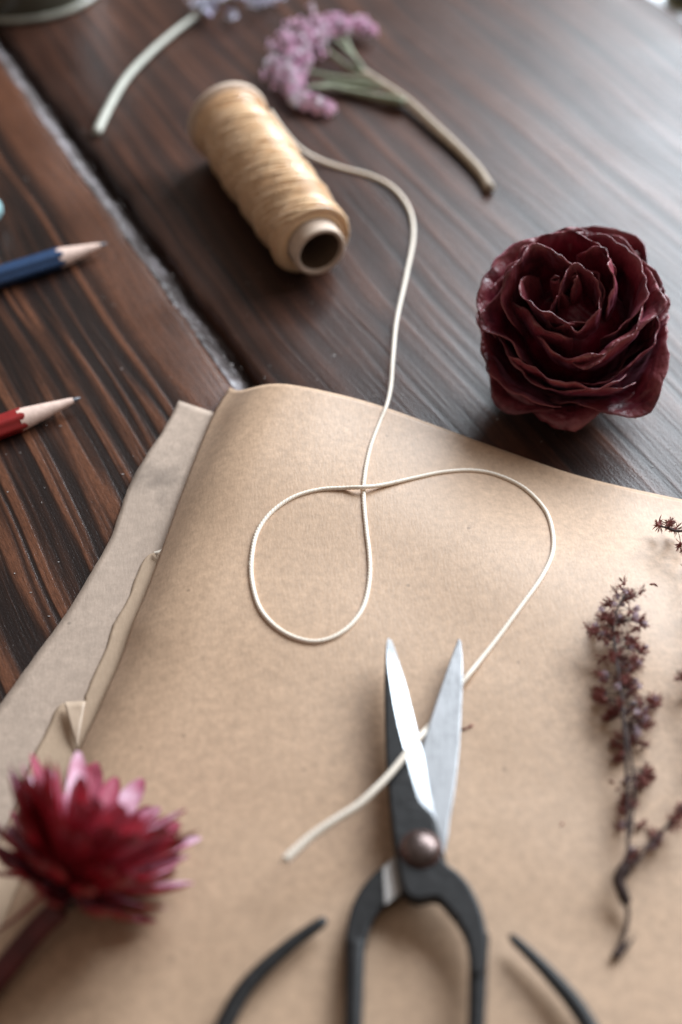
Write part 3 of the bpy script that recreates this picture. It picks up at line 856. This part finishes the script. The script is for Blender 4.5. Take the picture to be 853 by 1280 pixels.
# clusters: (px, py, spread px, count, height)
clus = [(786, 738, 9, 5, 10), (778, 752, 12, 7, 9), (762, 757, 9, 5, 9), (755, 775, 9, 5, 8), (772, 775, 12, 8, 9), (790, 772, 10, 6, 9), (797, 782, 8, 5, 8), (747, 792, 9, 6, 7), (765, 797, 13, 9, 9), (787, 802, 12, 9, 9),
        (800, 812, 8, 5, 8), (770, 820, 13, 8, 9), (792, 832, 12, 8, 8), (757, 845, 10, 6, 7), (775, 850, 12, 8, 8), (795, 858, 13, 9, 8), (757, 868, 12, 8, 7), (812, 878, 12, 8, 7), (795, 885, 14, 12, 8), (768, 895, 11, 8, 7),
        (805, 900, 12, 8, 7), (790, 915, 12, 8, 6.5), (775, 930, 8, 5, 6), (776, 945, 6, 5, 6), (803, 968, 10, 9, 6), (795, 980, 8, 6, 5), (783, 995, 6, 5, 6), (785, 1010, 7, 6, 6), (779, 1033, 3, 3, 5), (797, 1032, 5, 2, 5),
        (822, 1046, 8, 7, 5), (812, 1058, 5, 3, 4), (842, 1030, 7, 4, 6), (852, 1012, 6, 4, 6), (790, 1070, 6, 5, 5), (784, 1080, 5, 4, 5), (824, 657, 4, 3, 10), (836, 658, 5, 5, 10), (842, 661, 5, 3, 10), (853, 684, 4, 3, 9), (856, 662, 5, 3, 10),
        (859, 845, 5, 4, 8), (866, 860, 6, 6, 8), (870, 700, 8, 8, 9), (878, 750, 10, 12, 9), (880, 810, 12, 12, 8), (882, 900, 12, 12, 8), (880, 950, 12, 8, 7)]
for (a, b, s_, n_, h_) in clus:
    for _ in range(max(2, int(n_*1.15))):
        p = onpaper(a+rs.gauss(0, s_*.46), b+rs.gauss(0, s_*.48), max(1.2, h_-2.5+rs.uniform(-4, 2.5)))
        q = main if a < 815 or b < 760 and a < 815 else side
        k = int(np.argmin(((q[:, :3]-np.array(p))**2).sum(1)))
        k = max(0, k-2) if q is main else k
        stp = Vector(q[k][:3]); twigs.append(sweep([stp, stp*.45+p*.55+Vector((0, 0, .4)), p], .11, 3, cap=False))
        floret(p, (p-stp).normalized() if (p-stp).length > 1 else None, .86)
v, f = join(*twigs)
build('fine_twigs', v, f, M_stemdark.m, sprig)

# loose crumbs on the paper
def crumb(pxs, lab, sc_=1.0):
    parts = []
    for a, b, L, th in pxs:
        p = onpaper(a, b, .35); d = Vector((math.cos(th), math.sin(th), .05))*L
        parts.append(sweep([p-d*.5, p, p+d*.5], [.12, .42*sc_, .10], 6))
    o = build('floret_crumb', *join(*parts), M_star.m); meta(o, lab, 'crumb', 'crumbs shed on the paper')
crumb([(581, 911, 1.6, .3), (588, 908, 1.8, .5)], 'dark crumb just right of the pale scissor blade')
crumb([(703, 1030, .9, .9)], 'single brown crumb on bare paper between scissors and sprig', .8)
crumb([(815, 730, 1.2, .1), (820, 731, 1.4, 2.2)], 'small crumb beside the tip of the dried sprig', .7)
crumb([(765, 977, 1.4, -.6), (772, 986, .9, .4)], 'faint crumb left of the bare part of the sprig stem', .7)

# ------------------------------------------------------------------ pale stem with lavender florets
def small_floret(seed, n=5, L=2.6, w=1.1):
    r = random.Random(seed); parts = []
    for k in range(n):
        th = 2*math.pi*k/n+r.uniform(-.2, .2); el = R(r.uniform(15, 60))
        d = Vector((math.cos(th)*math.cos(el), math.sin(th)*math.cos(el), math.sin(el))); s = d.cross(Vector((0, 0, 1))).normalized(); q = s.cross(d)
        vs = []
        for t, ww in ((.1, .3), (.45, .95), (.8, .9), (1.0, .4)):
            for u in (-1, 0, 1):
                vs.append(d*L*t+s*u*w*ww+q*(abs(u)*.35*ww))
        fs = [(j*3+i, j*3+i+1, (j+1)*3+i+1, (j+1)*3+i) for j in range(3) for i in range(2)]
        parts.append((vs, fs))
    return join(*parts)
def fl_mesh(name, seed, mat, **k):
    v, f = small_floret(seed, **k)
    me = bpy.data.meshes.new(name); me.from_pydata([tuple(q*S) for q in v], [], f); me.materials.append(getattr(mat, 'm', mat))
    me.polygons.foreach_set('use_smooth', [True]*len(f)); return me
def put(root, me, p, d, s=1.0):
    o = bpy.data.objects.new('floret', me); C.objects.link(o); o.parent = root
    o.matrix_local = MM(Vector(p)-OFF[root.name]) @ d.normalized().to_track_quat('Z', 'Y').to_matrix().to_4x4() @ Matrix.Scale(s, 4)
b0 = P(122, 166, 0)
lav = thing('lavender_flower', b0, 'pale bare stem with blue lavender florets at the top of the table', 'flower')
ls = spline([P(121, 166, 1.8), P(137, 133, 1.9), (P(158, 98, 2.0)), P(188, 66, 2.3), P(218, 40, 2.8), P(243, 21, 3.2), P(262, 6, 3.6), P(300, -12, 4), P(345, -28, 4)], 90)
v, f = sweep(ls, [1.75-.9*i/89 for i in range(90)], 12, prof=lambda th, i: 1+.08*math.cos(5*th)); build('stem', v, f, M_stempale.m, lav)
ml = [fl_mesh('floret', 60+k, M_lav, L=2.5, w=1.0) for k in range(3)]+[fl_mesh('floret', 66, simple('pale_violet_floret', (.62, .56, .74), .6), L=2.4, w=1.0)]
for a, b, s_, n_, h_ in [(248, 6, 8, 16, 5), (262, 10, 9, 18, 6), (272, -2, 9, 16, 7), (288, 17, 4, 6, 4), (300, -6, 9, 12, 6), (318, 3, 6, 9, 5), (333, 3, 7, 12, 5), (345, -8, 8, 12, 5)]:
    for _ in range(n_):
        put(lav, ml[rs.randrange(4)], P(a+rs.gauss(0, s_*.6), b+rs.gauss(0, s_*.5), max(1.5, h_+rs.uniform(-3, 3))), Vector((rs.uniform(-1, 1), rs.uniform(-1, .6), rs.uniform(.1, 1))), rs.uniform(.6, .95))

# ------------------------------------------------------------------ pink flower head with tan stem
b0 = P(612, 238, 0)
pk = thing('pink_yarrow', b0, 'pink clustered flower head on a tan stem lying behind the spool', 'flower')
st_ = spline([P(613, 236, 1.9), P(600, 215, 2.0), P(575, 188, 2.2), P(545, 160, 2.5), (P(510, 128, 3.0)), P(480, 108, 3.8), P(455, 92, 4.6)], 70)
v, f = sweep(st_, [1.75+.35*i/69+(.35*max(0, 1-i/4)) for i in range(70)], 12, prof=lambda th, i: 1+.10*math.cos(4*th)+.05*nz(i*.2, th)); build('stem', v, f, M_stemtan.m, pk)
ends = [((455, 92), (440, 68), (428, 42), 5, 1.6), ((462, 98), (430, 80), (408, 62), 5, 1.3), ((470, 102), (425, 98), (385, 90), 4, 1.5), ((478, 108), (430, 108), (395, 110), 3, 1.5), ((468, 100), (415, 104), (378, 112), 3, 1.0),
        ((455, 92), (446, 76), (420, 50), 7, 1.2), ((505, 128), (455, 118), (402, 106), 2.5, 1.7)]
for a, b, c_, h_, r_ in ends:
    q = spline([P(*a, 4.0), P(*b, h_), P(*c_, h_+1)], 24)
    v, f = sweep(q, [r_*(1-.35*i/23) for i in range(24)], 8); build('branch', v, f, M_stemgreen.m, pk)
arc = spline([P(404, 132, 4), P(385, 128, 4.5), P(366, 115, 5), P(352, 92, 6), P(358, 62, 8), P(372, 40, 9), P(400, 28, 10), P(430, 22, 9.5), P(452, 26, 8), P(466, 38, 6)], 60)
def umbel(seed, mat):
    r_ = random.Random(seed); parts = []
    for k in range(4):
        M_ = Matrix.Translation(Vector((r_.uniform(-1.7, 1.7), r_.uniform(-1.7, 1.7), r_.uniform(-.6, .8)))) @ Matrix.Rotation(r_.uniform(-.7, .7), 4, 'X') @ Matrix.Rotation(r_.uniform(-.7, .7), 4, 'Y')
        v_, f_ = small_floret(seed*7+k, 5, 1.5, .75); parts.append(([M_ @ q for q in v_], f_))
    v_, f_ = join(*parts)
    me = bpy.data.meshes.new('floret'); me.from_pydata([tuple(q*S) for q in v_], [], f_); me.materials.append(getattr(mat, 'm', mat)); return me
mp = [umbel(3+k, M_pink) for k in range(4)]+[umbel(20+k, simple('pale_pink_floret', (.92, .76, .84), .6)) for k in range(2)]
arc = spline([P(406, 130, 4), P(388, 127, 4.5), P(368, 112, 5), P(358, 90, 6), P(366, 62, 8), P(384, 42, 9), P(408, 30, 9), P(432, 26, 8.5), P(452, 28, 7), P(467, 40, 5)], 60)
for i in range(290):
    t = rs.random(); k = int(t*59); c0 = Vector(arc[k][:3])
    wd = 2.2+6.2*math.exp(-((t-.52)/.25)**2)
    off = Vector((rs.gauss(0, .55)*wd, rs.gauss(0, .75)*wd, abs(rs.gauss(0, .4))*wd*.6-1.5))
    p = c0+off; p.z = max(1.6, p.z)
    put(pk, mp[rs.randrange(6)], p, off+Vector((-.6, .2, 2)), rs.uniform(.7, 1.1))

# ------------------------------------------------------------------ glass jar in the corner
jr = 36.0
e = P(52, 27, 0)
jc = Vector((P(0, 30, 0).x+2, e.y+jr-1.5, 0)); jc = Vector((P(14, 30, 0).x, e.y+jr-2, 0))
jar = thing('glass_jar', jc, 'dark olive glass dish with a pale rim in the top left corner', 'jar')
m = N('olive_glass'); m.set(Base_Color=m.mix(m.noise(m.coord(), 60), (.10, .10, .075), (.16, .155, .115)), Roughness=.14)
m.b.inputs['Transmission Weight'].default_value = .35
v, f = lathe([(.02, .6), (jr-4, .6), (jr-1.2, .2), (jr, 1.4), (jr+.8, 4), (jr+1, 10), (jr+1, 58), (jr-.5, 60), (jr-2, 58), (jr-2, 8), (jr-4, 5), (.02, 4)], 72)
build('body', [Vector(q)+jc for q in v], f, m.m, jar)
v, f = lathe([(jr-.8, .5), (jr+.7, .25), (jr+1.9, 1.2), (jr+1.9, 2.6), (jr+.9, 3.4), (jr-.5, 3.0)], 72)
build('foot_ring', [Vector(q)+jc for q in v], f, simple('pale_glass_edge', (.30, .29, .24), .22, 0, .3, 90).m, jar)
v, f = lathe([(.02, 4.5), (jr-3, 4.5), (jr-3, 30), (.02, 31)], 48)
build('contents', [Vector(q)+jc for q in v], f, simple('dark_contents', (.03, .03, .022), .6, 0, .4, 60).m, jar)

# small dark thing on the ledge at the far right corner
kc = P(862, 2, -14); kc.z = -14
pot = thing('dark_pot', kc, 'small dark object with an olive rim at the top right corner', 'pot')
v, f = lathe([(.02, 0), (7, 0), (9, 2), (10, 10), (10, 22), (9.2, 22), (9, 12), (.02, 11)], 32)
build('body', [Vector(q)+kc for q in v], f, simple('near_black_glaze', (.012, .011, .011), .4).m, pot)
v, f = lathe([(7, -.05), (10.5, .4), (11.2, 1.6), (10.4, 2.8), (9, 2.9)], 32)
build('foot', [Vector(q)+kc for q in v], f, simple('olive_glaze', (.22, .20, .09), .4).m, pot)
